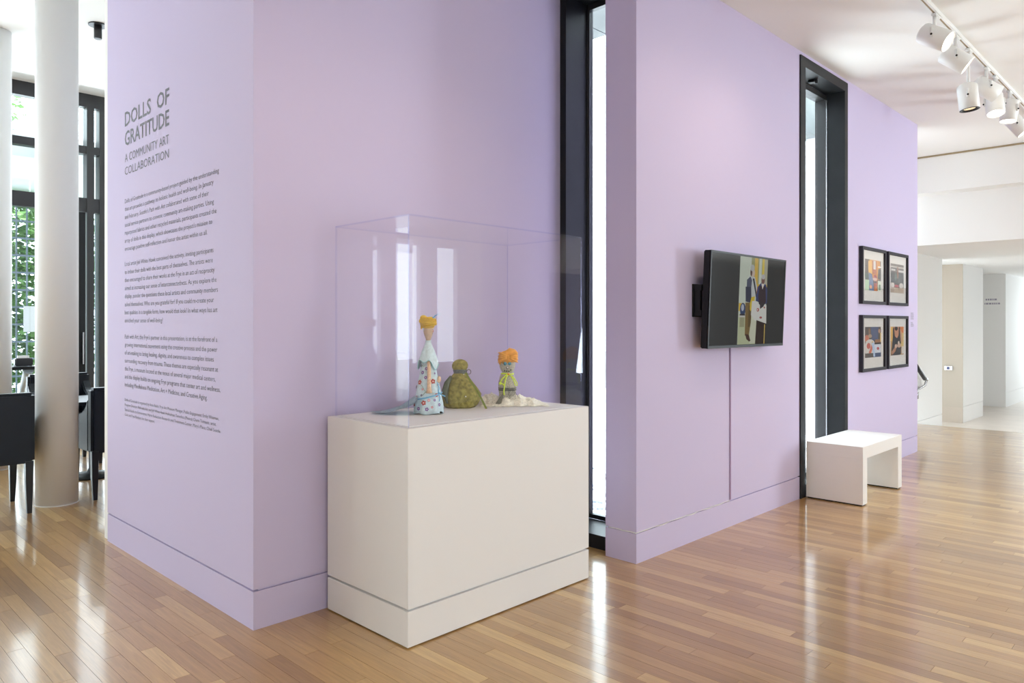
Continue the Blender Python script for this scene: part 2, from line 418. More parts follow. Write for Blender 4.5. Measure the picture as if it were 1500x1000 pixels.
# ------------------------------------------------------------------ cafe window wall
YW = 10.50
w3 = struct('window_3', boxes([(-5, 3.9, YW, YW+.12, ZK-.17, ZK), (-5, 3.9, YW, YW+.12, -.11, .10)]), GREYM)
def zat(y, px, yy=YW):
    s = (px-750)/FOC; t = yy/(FY-FX*s); return H+(475-y)*t/FOC
def xat(px, yy=YW):
    s = (px-750)/FOC; t = yy/(FY-FX*s); return (FX+FY*s)*t
mull = [(-3.6, .09), (-2.2, .09), (-.8, .09), (xat(8), .10), (xat(132), .085), (xat(150), .08), (3.5, .08)]
bars = [(zat(197, 16), zat(209, 16)), (zat(278, 16), zat(300, 16))]
for x, w in mull:
    struct('mullion', box(x-w/2, x+w/2, YW-.02, YW+.14, .1, ZK-.17), GREYM, w3)
for z0, z1 in bars:
    struct('transom', box(-5, 3.9, YW-.01, YW+.12, z1, z0), GREYM, w3)
zs = [.10, bars[1][1], bars[1][0], bars[0][1], bars[0][0], ZK-.17]
xs = [-5]+[m[0] for m in mull]+[3.9]
for i in range(len(xs)-1):
    for k in (0, 2, 4):
        struct('pane', box(xs[i]+.02, xs[i+1]-.02, YW+.06, YW+.068, zs[k], zs[k+1]), GLASS, w3)
# a black door leaf hung in the window wall
d1 = struct('door_1', box(xat(100), xat(123), YW-.06, YW-.021, .02, bars[1][1]-.01), BLACKM)
struct('door_handle', box(xat(117), xat(119), YW-.12, YW-.061, .95, 1.35), CHROME, d1)

# ------------------------------------------------------------------ outside
struct('ground', boxes([(-20, 30, 10.65, 40, -.25, -.05), (4.16, 9.0, 2.84, 10.65, -.25, -.06), (9.0, 30, 4.7, 10.65, -.25, -.06)]), GRAVEL)
can = struct('canopy', boxes([(-6, 6, 11.2, 14.2, 3.62, 3.95)]), CONC)
SHC = mat('shaded_concrete', (0.20, 0.215, 0.205, 1), 0.9, var=0.12, vscale=4)  # concrete shaded in colour so undersides stay grey under the bright sky
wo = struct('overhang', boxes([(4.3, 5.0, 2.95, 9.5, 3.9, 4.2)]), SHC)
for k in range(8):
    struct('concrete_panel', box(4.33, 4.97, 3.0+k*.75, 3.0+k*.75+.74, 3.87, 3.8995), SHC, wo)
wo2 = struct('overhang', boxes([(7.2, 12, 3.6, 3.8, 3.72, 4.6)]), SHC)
struct('wall_garden', box(5.2, 30, 10.7, 10.9, -.05, .8), CONC)
# gravel bed of loose pebbles outside the first tall window
bm = bmesh.new()
for i in range(420):
    x = random.uniform(4.2, 6.2); y = 2.95 + random.uniform(0, 1.9)+(x-4.2)*.6; r = random.uniform(.02, .05)
    M = Matrix.Translation((x, y, -.05)) @ Matrix.Rotation(random.random()*6, 4, 'Z') @ Matrix.Diagonal((r, r*.8, r*.6, 1))
    bmesh.ops.create_icosphere(bm, subdivisions=1, radius=1, matrix=M)
tag(obj('gravel', bm, mat('grey_blue_pebble', (.38, .43, .50, 1), .8, var=.35, vscale=15)), 'pale grey pebbles on the ground outside the first tall window', 'gravel', kind='stuff')

# garden screen: steel grid outside the cafe
fn = thing('garden_screen', 'tall steel grid screen in front of the greenery outside the cafe', 'screen', (3.5, 12.6, -.05))
SC = mat('galvanised_grey_steel', (.13, .17, .20, 1), .5)
for k in range(40):
    x = 1.2+k*.13
    bm = bmesh.new(); bm_box(bm, x-.010, x+.010, 12.6, 12.616, -.05, 3.3); obj('upright_bar', bm, SC, fn, world=True)
for k in range(13):
    z = .2+k*.25
    obj('cross_bar', box(1.1, 6.5, 12.58, 12.60, z-.013, z+.013), SC, fn, world=True)
for x in (1.15, 3.35, 4.6, 6.45):
    obj('post', box(x-.04, x+.04, 12.55, 12.63, -.05, 3.4), SC, fn, world=True)
obj('signboard', box(xat(38, 12.4), xat(56, 12.4), 12.53, 12.549, zat(486, 44, 12.4), zat(448, 44, 12.4)), mat('white_board', (.5, .5, .5, 1), .6), fn, world=True, label='blank white panel')
LEAF = mat('fresh_green_leaf', (.085, .20, .035, 1), .6, var=.5, vscale=6)
def tree(x, y, r, z0, z1, n, label):
    t = thing('tree', label, 'tree', (x, y, -.05))
    bm = bmesh.new(); tube(bm, [(0, 0, 0), (.05, 0, z0+.4), (-.05, .05, z1*.7)], .11, 8, [1, .8, .4]); obj('trunk', bm, WOOD, t)
    bm = bmesh.new()
    for i in range(n):
        a = random.random()*2*PI; q = random.random()**.5*r; z = random.uniform(z0, z1)
        c = Vector((q*math.cos(a), q*math.sin(a), z)); s = random.uniform(.05, .11)
        M = Matrix.Translation(c) @ Matrix.Rotation(random.random()*6, 4, 'Z') @ Matrix.Rotation(random.random()*3, 4, 'X')
        v = [bm.verts.new(M @ Vector(p)) for p in ((-s, 0, 0), (0, -s*.5, .01), (s, 0, 0), (0, s*.5, .01))]
        bm.faces.new(v)
    o = obj('foliage', bm, LEAF, t); o['kind'] = 'stuff'
tree(2.6, 15.2, 1.5, .3, 3.6, 8500, 'leafy green tree behind the steel garden screen')
tree(6.0, 15.8, 1.6, .5, 3.6, 4200, 'second leafy tree further along the garden screen')
tree(2.2, 18.5, 1.8, 4.2, 6.6, 1600, 'pale treetop seen above the concrete canopy')

# ------------------------------------------------------------------ columns
def column(x, y, r, z1, label):
    t = thing('column', label, 'column', (x, y, 0))
    bm = bmesh.new(); lathe(bm, [(r, .0), (r, z1)], 48); obj('shaft', bm, COLM, t)
    bm = bmesh.new(); lathe(bm, [(r+.002, .0), (r+.002, .006)], 48); obj('base_ring', bm, CEIL, t)
column(1.707, 6.84, .152, ZK-.002, 'round white column beside the black leather cafe chairs')
column(xat(-8, 8.9), 8.9, .145, ZK-.002, 'round white column further back, cut by the edge of the view')

# ------------------------------------------------------------------ cafe chairs and tables
def make_chair(label):
    t = thing('leather_chair', label, 'chair', (0, 0, 0), 0, 'black leather cafe chairs')
    w, dp = .29, .60                         # half width, depth; back towards -y
    obj('backrest', box(-w, w, 0, .11, .385, .925, bev=.022), LEATHER, t)
    obj('seat', box(-w+.075, w-.075, .10, dp, .385, .50, bev=.02), LEATHER, t)
    for s in (-1, 1):
        a, b = sorted((s*w, s*(w-.08)))
        bm = bmesh.new()
        prof = [(.10, .39), (dp, .39), (dp, .62), (.50, .665), (.30, .70), (.17, .76), (.10, .85)]
        va = [bm.verts.new((a, y, z)) for y, z in prof]; vb = [bm.verts.new((b, y, z)) for y, z in prof]
        bm.faces.new(va); bm.faces.new(vb[::-1]); n = len(prof)
        for i in range(n): bm.faces.new([va[i], va[(i+1) % n], vb[(i+1) % n], vb[i]])
        bmesh.ops.recalc_face_normals(bm, faces=bm.faces)
        bmesh.ops.bevel(bm, geom=bm.edges[:], offset=.012, segments=2, affect='EDGES')
        obj('armrest', bm, LEATHER, t)
        for y, k in ((.045, -1), (dp-.04, 1)):
            bm = bmesh.new(); x = s*(w-.035)
            top, bot = .027, .016
            vv = []
            for z, h, yy in ((.40, top, y), (.18, top*.85, y), (0, bot, y+k*.012)):
                vv.append([bm.verts.new((x+i*h, yy+j*h, z)) for i, j in ((-1, -1), (1, -1), (1, 1), (-1, 1))])
            for i in range(2):
                for q in range(4): bm.faces.new([vv[i][q], vv[i][(q+1) % 4], vv[i+1][(q+1) % 4], vv[i+1][q]])
            bm.faces.new(vv[0]); bm.faces.new(vv[2][::-1])
            obj('leg', bm, BLACKWOOD, t)
    return t
ch = make_chair('black leather armchair seen square from behind, nearest the gallery')
ch.location = (1.212, 6.60, 0)
dup(ch, (2.21, 6.70, 0), 0, 'black leather armchair half hidden between the white column and the text wall')
dup(ch, (2.26, 9.06, 0), PI, 'black leather chair across the cafe table, facing the gallery')
dup(ch, (1.05, 9.15, 0), PI*1.02, 'black leather chair close to the cafe window wall')
def table(x, y, label, g='cafe tables'):
    t = thing('cafe_table', label, 'table', (x, y, 0), 0, g)
    obj('tabletop', box(-.36, .36, -.36, .36, .715, .745, bev=.004), BLACKWOOD, t)
    bm = bmesh.new(); lathe(bm, [(.22, 0), (.22, .015), (.05, .04), (.032, .08), (.032, .70), (.12, .715)], 24); obj('pedestal', bm, BLACKM, t)
table(2.25, 7.82, 'square dark cafe table between two black leather chairs')
table(1.05, 7.95, 'square dark cafe table in front of the nearest leather chair')
ct = thing('counter_table', 'dark counter along the cafe window on curved grey brackets', 'counter', (1.6, 10.1, 0))
obj('counter_top', box(.3, 2.3, 9.92, 10.38, .93, .965), BLACKM, ct, world=True)
for x in (.55, 1.35, 1.62, 2.2):
    bm = bmesh.new(); tube(bm, [(x, 10.36, .05), (x, 10.34, .45), (x, 10.25, .70), (x, 10.08, .86), (x, 9.96, .925)], .035, 8, [.8, .8, 1, 1.2, 1.5]); obj('bracket', bm, mat('pale_blue_steel', (.35, .42, .47, 1), .4), ct, world=True)
nb = thing('napkin_holder', 'small dark metal holder standing on the window counter', 'holder', (xat(34, 10.15), 10.15, .9655))
obj('holder_body', box(-.09, .09, -.05, .05, 0, .09, bev=.01), GREYM, nb); obj('napkin', box(-.06, .06, -.012, .012, .03, .12, bev=.002), WHITE, nb)
# ceiling spot in the cafe
dl = thing('ceiling_spotlight', 'small black cylinder spotlight on the white cafe ceiling', 'lamp', (2.35, 8.00, ZK-.001))
bm = bmesh.new(); lathe(bm, [(.085, -.012), (.085, -.001)], 24); obj('ceiling_plate', bm, GREYM, dl)
bm = bmesh.new(); lathe(bm, [(.034, -.14), (.036, -.135), (.036, -.01)], 20); obj('lamp_body', bm, GREYM, dl)

# ------------------------------------------------------------------ wall text
FONT = bpy.data.fonts[0] if len(bpy.data.fonts) else None
def text_mesh(s, width, cap, heavy=0.0):
    c = bpy.data.curves.new('t', 'FONT'); c.body = s; c.size = 1; c.offset = heavy; c.resolution_u = 2
    o = bpy.data.objects.new('t', c); COL.objects.link(o)
    dg = bpy.context.evaluated_depsgraph_get(); me = bpy.data.meshes.new_from_object(o.evaluated_get(dg))
    bpy.data.objects.remove(o); bpy.data.curves.remove(c)
    xs = [v.co.x for v in me.vertices]; x0, x1 = min(xs), max(xs)
    sx = width/(x1-x0); sy = cap/0.70
    for v in me.vertices: v.co.x = (v.co.x-x0)*sx; v.co.y *= sy
    return me
def text_on_left(bm, s, y0, z, width, cap, heavy=0.0):
    """Letters on the text wall: start at y0 (reading towards the corner), baseline z."""
    me = text_mesh(s, width, cap, heavy)
    M = Matrix(((0, 0, 1, XA-.0012), (-1, 0, 0, y0), (0, 1, 0, z), (0, 0, 0, 1)))
    me.transform(M); bm.from_mesh(me); bpy.data.meshes.remove(me)
def wid(px):
    s = (px-750)/FOC; return 5.065 - XA*(FY-FX*s)/(FX+FY*s)
wt = thing('wall_text', 'grey exhibition introduction lettered on the lavender wall', 'lettering', (XA-.0012, 4.4, .9))
bm = bmesh.new()
text_on_left(bm, 'DOLLS', 5.065, 2.712, .445, .090, .014); obj('title', bm, INK, wt, world=True)
bm = bmesh.new(); text_on_left(bm, 'OF', 4.525, 2.712, .185, .090, .014); obj('title', bm, INK, wt, world=True)
bm = bmesh.new(); text_on_left(bm, 'GRATITUDE', 5.065, 2.588, .725, .090, .014); obj('title', bm, INK, wt, world=True)
bm = bmesh.new()
text_on_left(bm, 'A COMMUNITY ART', 5.065, 2.484, .72, .052); text_on_left(bm, 'COLLABORATION', 5.065, 2.401, .72, .052)
obj('subtitle', bm, INK, wt, world=True)
P1 = [('Dolls of Gratitude is a community-based project guided by the understanding', 321), ('that art provides a pathway to holistic health and well-being. In January', 313),
      ("and February, Seattle's Path with Art collaborated with some of their", 306), ('social service partners to convene community art-making parties. Using', 313.5),
      ('repurposed fabrics and other recycled materials, participants created the', 317.4), ("array of dolls in this display, which showcases the project's mission to", 311),
      ('encourage positive self-reflection and honor the artist within us all.', 304)]
P2 = [('Local artist Jeli White Hawk conceived the activity, inviting participants', 313), ('to imbue their dolls with the best parts of themselves. The artists were', 312),
      ('then encouraged to share their works at the Frye in an act of reciprocity', 314.5), ('aimed at increasing our sense of interconnectedness. As you explore the', 317.4),
      ('display, ponder the questions these local artists and community members', 319.4), ('asked themselves: Who are you grateful for? If you could re-create your', 313.6),
      ('best qualities in a tangible form, how would that look? In what ways has art', 318.8), ('enriched your sense of well-being?', 238.8)]
P3 = [("Path with Art, the Frye's partner in this presentation, is at the forefront of a", 318.6), ('growing international movement using the creative process and the power', 318.6),
      ('of art-making to bring healing, dignity, and awareness to complex issues', 313.3), ('surrounding recovery from trauma. These themes are especially resonant at', 319.7),
      ('the Frye, a museum located at the nexus of several major medical centers,', 316), ('and the display builds on ongoing Frye programs that center art and wellness,', 323),
      ('including Mindfulness Meditation, Art + Medicine, and Creative Aging.', 304)]
P4 = [('Dolls of Gratitude is organized by Anna Bukin, Frye Art Museum Manager, Public Engagement; Emily Wiseman,', 321), ('Program Director, Path with Art; and Jeli White Hawk Huilicahuac Tenochca (Mexica) Chumi Tsimauca, artist.', 317),
      ("Special thanks to Entremanos; Harm Reduction Research and Treatment Center; Mary's Place; Chief Seattle", 323), ('Club; and Frye Members for their support.', 227)]
for lines, z0, pitch, cap, hv in ((P1, 2.222, .0505, .027, -.004), (P2, 1.822, .0514, .027, -.004), (P3, 1.360, .0508, .027, -.004), (P4, .962, .0312, .018, -.004)):
    for i, (s, px) in enumerate(lines):
        bm = bmesh.new(); text_on_left(bm, s, 5.065, z0-i*pitch, wid(px), cap, hv); obj('text_line', bm, INK, wt, world=True)

# ------------------------------------------------------------------ display plinth and acrylic cover
PX0, PX1, PY0, PY1, PZ = 2.03, 3.322, 2.635, 3.297, .983
pl = thing('display_plinth', 'large warm white plinth under the clear display cover', 'plinth', ((PX0+PX1)/2, (PY0+PY1)/2, 0))
obj('base', box(PX0, PX1, PY0, PY1, .006, .166, bev=.0015), PLINTH, pl, world=True)
obj('recess', box(PX0+.02, PX1-.02, PY0+.02, PY1-.02, .0, .19), PLINTH, pl, world=True)
obj('body', box(PX0, PX1, PY0, PY1, .178, PZ, bev=.0015), PLINTH, pl, world=True)
VX0, VX1, VY0, VY1, VZ1 = PX0+.03, PX1-.02, PY0+.03, PY1-.025, 1.950
TH = .007
obj('deck', box(VX0+.012, VX1-.012, VY0+.012, VY1-.012, PZ+.0002, PZ+.004), PLINTH, pl, world=True)
vt = thing('display_cover', 'clear acrylic box covering the dolls on the plinth', 'display case', ((VX0+VX1)/2, (VY0+VY1)/2, PZ))
def panel(x0, x1, y0, y1, z0, z1, thin):
    bm = bmesh.new(); fs = bm_box(bm, x0, x1, y0, y1, z0, z1)
    for f in fs:
        n = f.calc_center_median() - Vector(((x0+x1)/2, (y0+y1)/2, (z0+z1)/2))
        f.material_index = 0 if abs(n[thin]) > 1e-5 else 1
    return obj('side_panel' if thin != 2 else 'top_panel', bm, [ACRYL, ACEDGE], vt, world=True)
panel(VX0, VX1, VY0, VY0+TH, PZ, VZ1-TH, 1)
panel(VX0, VX1, VY1-TH, VY1, PZ, VZ1-TH, 1)
panel(VX0, VX0+TH, VY0+TH, VY1-TH, PZ, VZ1-TH, 0)
panel(VX1-TH, VX1, VY0+TH, VY1-TH, PZ, VZ1-TH, 0)
panel(VX0, VX1, VY0, VY1, VZ1-TH, VZ1, 2)

# ------------------------------------------------------------------ dolls
YAW = -math.atan2(FX, FY)
DZ = PZ+.0045
def wob(amp, k=3, sc=20, seed=0):
    def f(p, a, i):
        r = Vector((p.x, p.y, 0)); n = noise.noise(Vector((math.cos(a)*k+seed, math.sin(a)*k, p.z*sc)))
        m = 1+amp*n*2
        return Vector((p.x*m, p.y*m, p.z))
    return f
def colmat(name, c, r=.8, **k): return mat(name, c, r, bump=.5, bscale=500, spec=.2, **k)
# --- doll 1
BLUEC = colmat('pale_blue_cotton', s2l(208, 226, 232), var=.10, vscale=70)
d = thing('doll', 'tall cloth doll in a pale blue floral dress with yellow yarn hair', 'doll', (2.445, 3.00, DZ), YAW)
def dress_r(z):
    pts = [(0, .078), (.05, .074), (.12, .062), (.20, .046), (.27, .034), (.33, .020)]
    for (a, ra), (b, rb) in zip(pts, pts[1:]):
        if z <= b: return ra+(rb-ra)*(z-a)/(b-a)
    return .020
def fold(p, a, i):
    m = 1+.05*math.sin(a*7+1)*max(0, 1-p.z/.2)+.03*noise.noise(Vector((math.cos(a)*2, math.sin(a)*2, p.z*15)))
    return Vector((p.x*m - .0, p.y*m, p.z + (.004*math.sin(a*5) if i == 0 else 0)+.004))
bm = bmesh.new(); lathe(bm, [(dress_r(z)*1.0, z) for z in [0, .02, .05, .09, .13, .17, .21, .25, .29, .33]], 40, fold)
dress = obj('dress', bm, BLUEC, d)
def flower(bm, lay, u, z, r, col, petals=5, R=dress_r):
    """small printed flower on the side of a cone facing the viewer: u = angle from the viewer"""
    def P(du, dz):
        zz = z+dz; rr = R(zz)*1.045+.0030; a = -PI/2+u+du/rr
        return Vector((rr*math.cos(a), rr*math.sin(a), zz))
    for k in range(petals):
        a = 2*PI*k/petals+u*3
        c0 = (math.cos(a)*r*.62, math.sin(a)*r*.62)
        f = bm.faces.new([bm.verts.new(P(c0[0]+math.cos(2*PI*j/6)*r*.42, c0[1]+math.sin(2*PI*j/6)*r*.42)) for j in range(6)])
        f[lay] = col
    f = bm.faces.new([bm.verts.new(P(math.cos(2*PI*j/6)*r*.28, math.sin(2*PI*j/6)*r*.28)+Vector((0, -.0006, 0))) for j in range(6)])
    f[lay] = (.85, .65, .6, 1)
RED = s2l(176, 60, 52); PUR = s2l(128, 96, 158); PNK = s2l(216, 140, 142); NAV = s2l(62, 70, 110); GRN = s2l(110, 150, 110)
bm = bmesh.new(); lay = bm.faces.layers.float_color.new('Col')
for u, z, r, c in [(-.75, .165, .013, RED), (-.2, .062, .013, RED), (-.55, .032, .010, PUR), (.02, .030, .010, PUR), (.55, .17, .013, RED), (.15, .075, .008, PNK),
                   (-.55, .215, .010, PUR), (-.1, .235, .009, PUR), (.35, .04, .007, PNK), (-1.0, .05, .010, RED), (.75, .10, .010, RED), (-.15, .19, .009, PUR),
                   (.9, .05, .009, PUR), (-.85, .09, .007, PNK), (-.6, .275, .007, RED), (-.05, .285, .007, RED), (.3, .25, .006, NAV), (.55, .075, .007, PUR),
                   (-.35, .13, .006, PNK), (-1.2, .14, .009, NAV), (-.9, .25, .007, NAV), (1.1, .15, .008, RED), (-.4, .10, .006, NAV), (.85, .21, .006, PUR)]:
    flower(bm, lay, u, z, r, c)
fl = obj('flower_print', bm, attr_mat('printed_flower', .8), dress); fl['kind'] = 'stuff'
VINE = mat('dark_green_print', GRN, .8)      # vines
for (u0, z0, u1, z1) in ((-.9, .24, -.3, .255), (-.6, .15, .0, .12), (-.3, .1, .3, .13)):
    pts = []
    for k in range(8):
        t = k/7; z = z0+(z1-z0)*t+.006*math.sin(t*6); a = -PI/2+u0+(u1-u0)*t; r = dress_r(z)*1.04+.002
        pts.append((r*math.cos(a), r*math.sin(a), z))
    bm = bmesh.new(); tube(bm, pts, .0011, 4); obj('vine_print', bm, VINE, dress)
def capelet(p, a, i):
    s = 1+.10*math.sin(2*a+.6); p = Vector((p.x*s, p.y, p.z)); p.z += (.020*math.sin(2*a-.9)+.012*math.cos(5*a))*(1 if i == 0 else .4 if i == 1 else 0); return p
bm = bmesh.new(); lathe(bm, [(.050, .258), (.044, .285), (.031, .325), (.020, .350), (.013, .372), (.016, .380)], 36, capelet, cap0=False, cap1=False)
cp = obj('collar', bm, BLUEC, d)
bm = bmesh.new(); pts = []
for k in range(37):
    a = 2*PI*k/36; p = capelet(Vector((.0505*math.cos(a), .0505*math.sin(a), .258)), a, 0); pts.append(p)
tube(bm, pts, .0022, 6); obj('collar_trim', bm, mat('aqua_trim', s2l(150, 200, 205), .8), cp)
bm = bmesh.new(); lathe(bm, [(.009, .36), (.012, .385), (.020, .405), (.027, .430), (.027, .448), (.020, .462)], 20, lambda p, a, i: Vector((p.x, p.y, p.z)))
hd = obj('head', bm, colmat('bare_wood_face', s2l(206, 180, 158), var=.12, vscale=60), d)
bm = bmesh.new(); ball(bm, (.026, -.006, .428), .0042, (.6, 1, 1.4)); obj('cheek_paint', bm, mat('rose_paint', s2l(206, 120, 112), .7), hd)
bm = bmesh.new(); ball(bm, (.0245, -.013, .436), .003, (.6, 1, .6)); ball(bm, (.0225, -.012, .416), .003, (.6, 1, .5)); obj('face_paint', bm, mat('dark_paint', s2l(70, 60, 50), .6), hd)
bm = bmesh.new(); ball(bm, (-.021, -.010, .437), .008, (.5, 1, 1.8)); obj('ear_cloth', bm, BLUEC, hd)
bm = bmesh.new(); ball(bm, (.0, 0, .472), .036, (1.08, 1, .75), 20, 12)
yel = mat('yellow_yarn', s2l(238, 196, 62), .9, bump=1, bscale=300, var=.12, vscale=80)
for k in range(12):
    z = .450+k*.0043; rr = .041*math.sqrt(max(.12, 1-((z-.472)/.030)**2))+.0005
    tube(bm, [(rr*math.cos(a)*1.04, rr*math.sin(a), z+.005*math.sin(a+k)) for a in [2*PI*j/24 for j in range(25)]], .0028, 5)
ball(bm, (-.024, -.008, .497), .0165, (1.1, 1, .85)); ball(bm, (-.038, -.004, .480), .011, (1, 1, 1.2)); ball(bm, (.010, -.006, .494), .018, (1.3, 1, .5))
for k in range(5):
    tube(bm, [(-.024+.016*math.cos(a), -.006+.016*math.sin(a), .486+k*.003) for a in [2*PI*j/16 for j in range(17)]], .0024, 5)
for k in range(4): tube(bm, [(-.036+.003*k, -.01, .465), (-.037+.003*k, -.012, .445), (-.034+.002*k, -.011, .436+.004*k)], .0018, 5)
obj('hair', bm, yel, d)
bm = bmesh.new(); ball(bm, (.028, -.018, .497), .0055, (1, 1, 1.2)); 
for k in range(6): tube(bm, [(.028, -.018, .497), (.034+.004*k, -.018, .507+.002*k), (.040+.006*k, -.02, .511+.003*(k % 3))], .0007, 4)
obj('hair_pin', bm, mat('sky_blue_feather', s2l(80, 168, 220), .6), d)
bm = bmesh.new(); pk = colmat('peach_lace', s2l(232, 196, 164), var=.15, vscale=90)
tube(bm, [(.006, -.041, .272), (.010, -.052, .235), (.011, -.062, .19), (.012, -.071, .145), (.013, -.077, .112)], .0095, 8, [.8, 1, 1, 1.1, 1.7])
obj('arm', bm, pk, d)
bm = bmesh.new(); ball(bm, (.057, -.010, .178), .013, (.8, .8, 1.3)); ball(bm, (.052, -.012, .168), .010); obj('hand', bm, pk, d)
rib = mat('sky_blue_ribbon', s2l(120, 186, 222), .5)
bm = bmesh.new(); pts = []
for k in range(41):
    a = 2*PI*k/40; z = .092+.016*math.cos(a-.2); r = dress_r(z)*1.05+.003; pts.append((r*math.cos(a), r*math.sin(a), z))
tube(bm, pts, .0035, 6)
tube(bm, [(.058, -.03, .110), (.072, -.036, .10), (.092, -.04, .092)], .003, 5); tube(bm, [(.056, -.03, .110), (.06, -.036, .135), (.05, -.033, .165)], .0028, 5)
tube(bm, [(.056, -.03, .110), (.064, -.036, .085), (.060, -.038, .066)], .0025, 5); ball(bm, (.057, -.032, .110), .006)
obj('ribbon', bm, rib, d)
bm = bmesh.new(); nu, nv = 16, 6; g = []
for i in range(nu+1):
    t = i/nu; row = []
    for j in range(nv+1):
        s = j/nv-.5
        x = -.045-.255*t; y = .012+s*(.22*(1-t)**.6+.012)*1.2-.02*t; z = .006+.100*(1-t)**2.6*(1-abs(s)*.7)+.0035*math.sin(t*11+s*5)*(1-t*.6)+.002
        row.append(bm.verts.new((x, y, max(.002, z)+.012*(1-t)*abs(math.sin(s*9+t*4))*(1 if j not in (0, nv) else 0))))
    g.append(row)
for i in range(nu):
    for j in range(nv):
        f = bm.faces.new([g[i][j], g[i+1][j], g[i+1][j+1], g[i][j+1]]); f.smooth = True
ret = bmesh.ops.solidify(bm, geom=bm.faces[:], thickness=.0015)
obj('train', bm, mat('blue_sprigged_cotton', s2l(196, 214, 224), .85, var=.18, vscale=110), d)
bm = bmesh.new(); ball(bm, (.060, -.030, .008), .016, (1.2, .9, .4)); obj('shoe', bm, BLACKP, d)

# --- doll 2: olive bundle
OL = mat('mottled_olive_velvet', s2l(146, 136, 72), .8, var=.42, vscale=55, bump=1.0, bscale=90, spec=.3)
d = thing('doll', 'squat doll sewn from mottled olive green cloth', 'doll', (2.755, 3.095, DZ), YAW)
def sag(p, a, i):
    m = 1+.05*math.sin(a*6+p.z*20)*(1 if i < 7 else .5)+.10*noise.noise(Vector((math.cos(a)*1.6, math.sin(a)*1.6, p.z*14+3)))
    x = p.x*m; y = p.y*m*.86
    if x > 0: x *= 1.0+.05*math.sin(p.z*30)
    return Vector((x-.004, y, p.z))
bm = bmesh.new(); lathe(bm, [(.080, .0), (.094, .012), (.104, .045), (.104, .075), (.093, .105), (.077, .135), (.060, .160), (.042, .182), (.030, .196), (.026, .202)], 48, sag)
obj('body', bm, OL, d)
bm = bmesh.new(); lathe(bm, [(.020, .198), (.036, .205), (.045, .220), (.046, .235), (.040, .250), (.026, .262), (.008, .268)], 32, lambda p, a, i: sag(p, a, 9)); obj('head', bm, OL, d)
bm = bmesh.new()
for k in range(3): tube(bm, [((.031+.002*k)*math.cos(a)-.004, (.029+.002*k)*math.sin(a), .193+.007*k+.002*math.sin(3*a)) for a in [2*PI*j/24 for j in range(25)]], .0050, 6)
obj('scarf', bm, mat('slate_scarf', s2l(104, 108, 106), .8, var=.3, vscale=90), d)
bm = bmesh.new(); tube(bm, [(.046+.012*math.cos(a), -.014, .198+.013*math.sin(a)) for a in [2*PI*j/20 for j in range(21)]], .0018, 6); obj('ring', bm, mat('dark_wire', s2l(90, 80, 74), .4, metal=.6), d)
bm = bmesh.new(); pts = [(-.050, -.050, .175), (-.070, -.075, .14), (-.080, -.085, .10), (-.074, -.092, .06), (-.066, -.096, .03)]
tube(bm, pts, .012, 8, [.7, 1.3, 1.5, .8, .4]); obj('stole', bm, mat('grey_green_velvet', s2l(84, 92, 72), .7, var=.3, vscale=60), d)
bm = bmesh.new(); P = [Vector(q) for q in ((.030, -.036, .195), (.052, -.062, .160), (.085, -.092, .115), (.108, -.100, .078), (.128, -.104, .040), (.146, -.106, .003))]
for k, p in enumerate(P): pass
vs = [[bm.verts.new(p+Vector((-.005, 0, -.001))), bm.verts.new(p+Vector((.006, 0, .001))), bm.verts.new(p+Vector((.006, .002, .001))), bm.verts.new(p+Vector((-.005, .002, -.001)))] for p in P]
for i in range(len(P)-1):
    for q in range(4): bm.faces.new([vs[i][q], vs[i][(q+1) % 4], vs[i+1][(q+1) % 4], vs[i+1][q]])
bm.faces.new(vs[0]); bm.faces.new(vs[-1][::-1])
obj('strap', bm, mat('olive_strap', s2l(118, 128, 54), .7), d)
for (x, z, rr) in ((.034, .060, .0038), (.020, .178, .003)):
    bm = bmesh.new(); ball(bm, (x, -.094 if z < .1 else -.046, z+.008), rr); obj('bead', bm, mat('pearl', (.8, .78, .72, 1), .2), d)

# --- doll 3: turban and lace
SPK = mat('speckled_grey_cloth', s2l(186, 180, 164), .85, var=.30, vscale=140, bump=.4)
d = thing('doll', 'small grey doll with an orange turban and neon yellow bow', 'doll', (3.015, 2.985, DZ), YAW)
def gather(p, a, i): 
    m = 1+.06*math.sin(a*9)*(1 if i < 5 else .4); return Vector((p.x*m, p.y*m*.8, p.z))
bm = bmesh.new(); lathe(bm, [(.055, .002), (.048, .03), (.046, .07), (.050, .095), (.049, .13), (.042, .165), (.030, .185), (.026, .19)], 40, gather); obj('body', bm, SPK, d)
bm = bmesh.new(); lathe(bm, [(.020, .183), (.036, .196), (.045, .220), (.046, .245), (.040, .27)], 28, lambda p, a, i: Vector((p.x, p.y*.85, p.z))); hd = obj('head', bm, SPK, d)
ORG = mat('orange_jersey', s2l(236, 166, 70), .8, var=.15, vscale=50, bump=.3)
def knot(p, a, i):
    m = 1+.06*math.sin(4*a+p.z*80)+.04*math.sin(9*a-p.z*120); return Vector((p.x*m+.004, p.y*m*.9, p.z+.010*math.cos(a+.5)))
bm = bmesh.new(); lathe(bm, [(.046, .238), (.052, .250), (.055, .268), (.056, .285), (.050, .302), (.034, .313), (.008, .318)], 44, knot)
for s in (-1, 1):
    for k in range(4):
        tube(bm, [(.006, -.052, .278), (s*.022+.004, -.057, .290-.008*k), (s*.044+.004, -.046, .300-.015*k), (s*.056+.004, -.018, .300-.018*k)], .006, 6, [.9, 1.1, 1.1, .5])
ball(bm, (.005, -.056, .277), .009, (1, .7, 1.2)); obj('turban', bm, ORG, d)
for x in (-.013, .013):
    bm = bmesh.new(); ball(bm, (x, -.043, .240), .0098, (1, .45, 1)); obj('eye', bm, mat('teal_button', s2l(70, 136, 160), .25), hd)
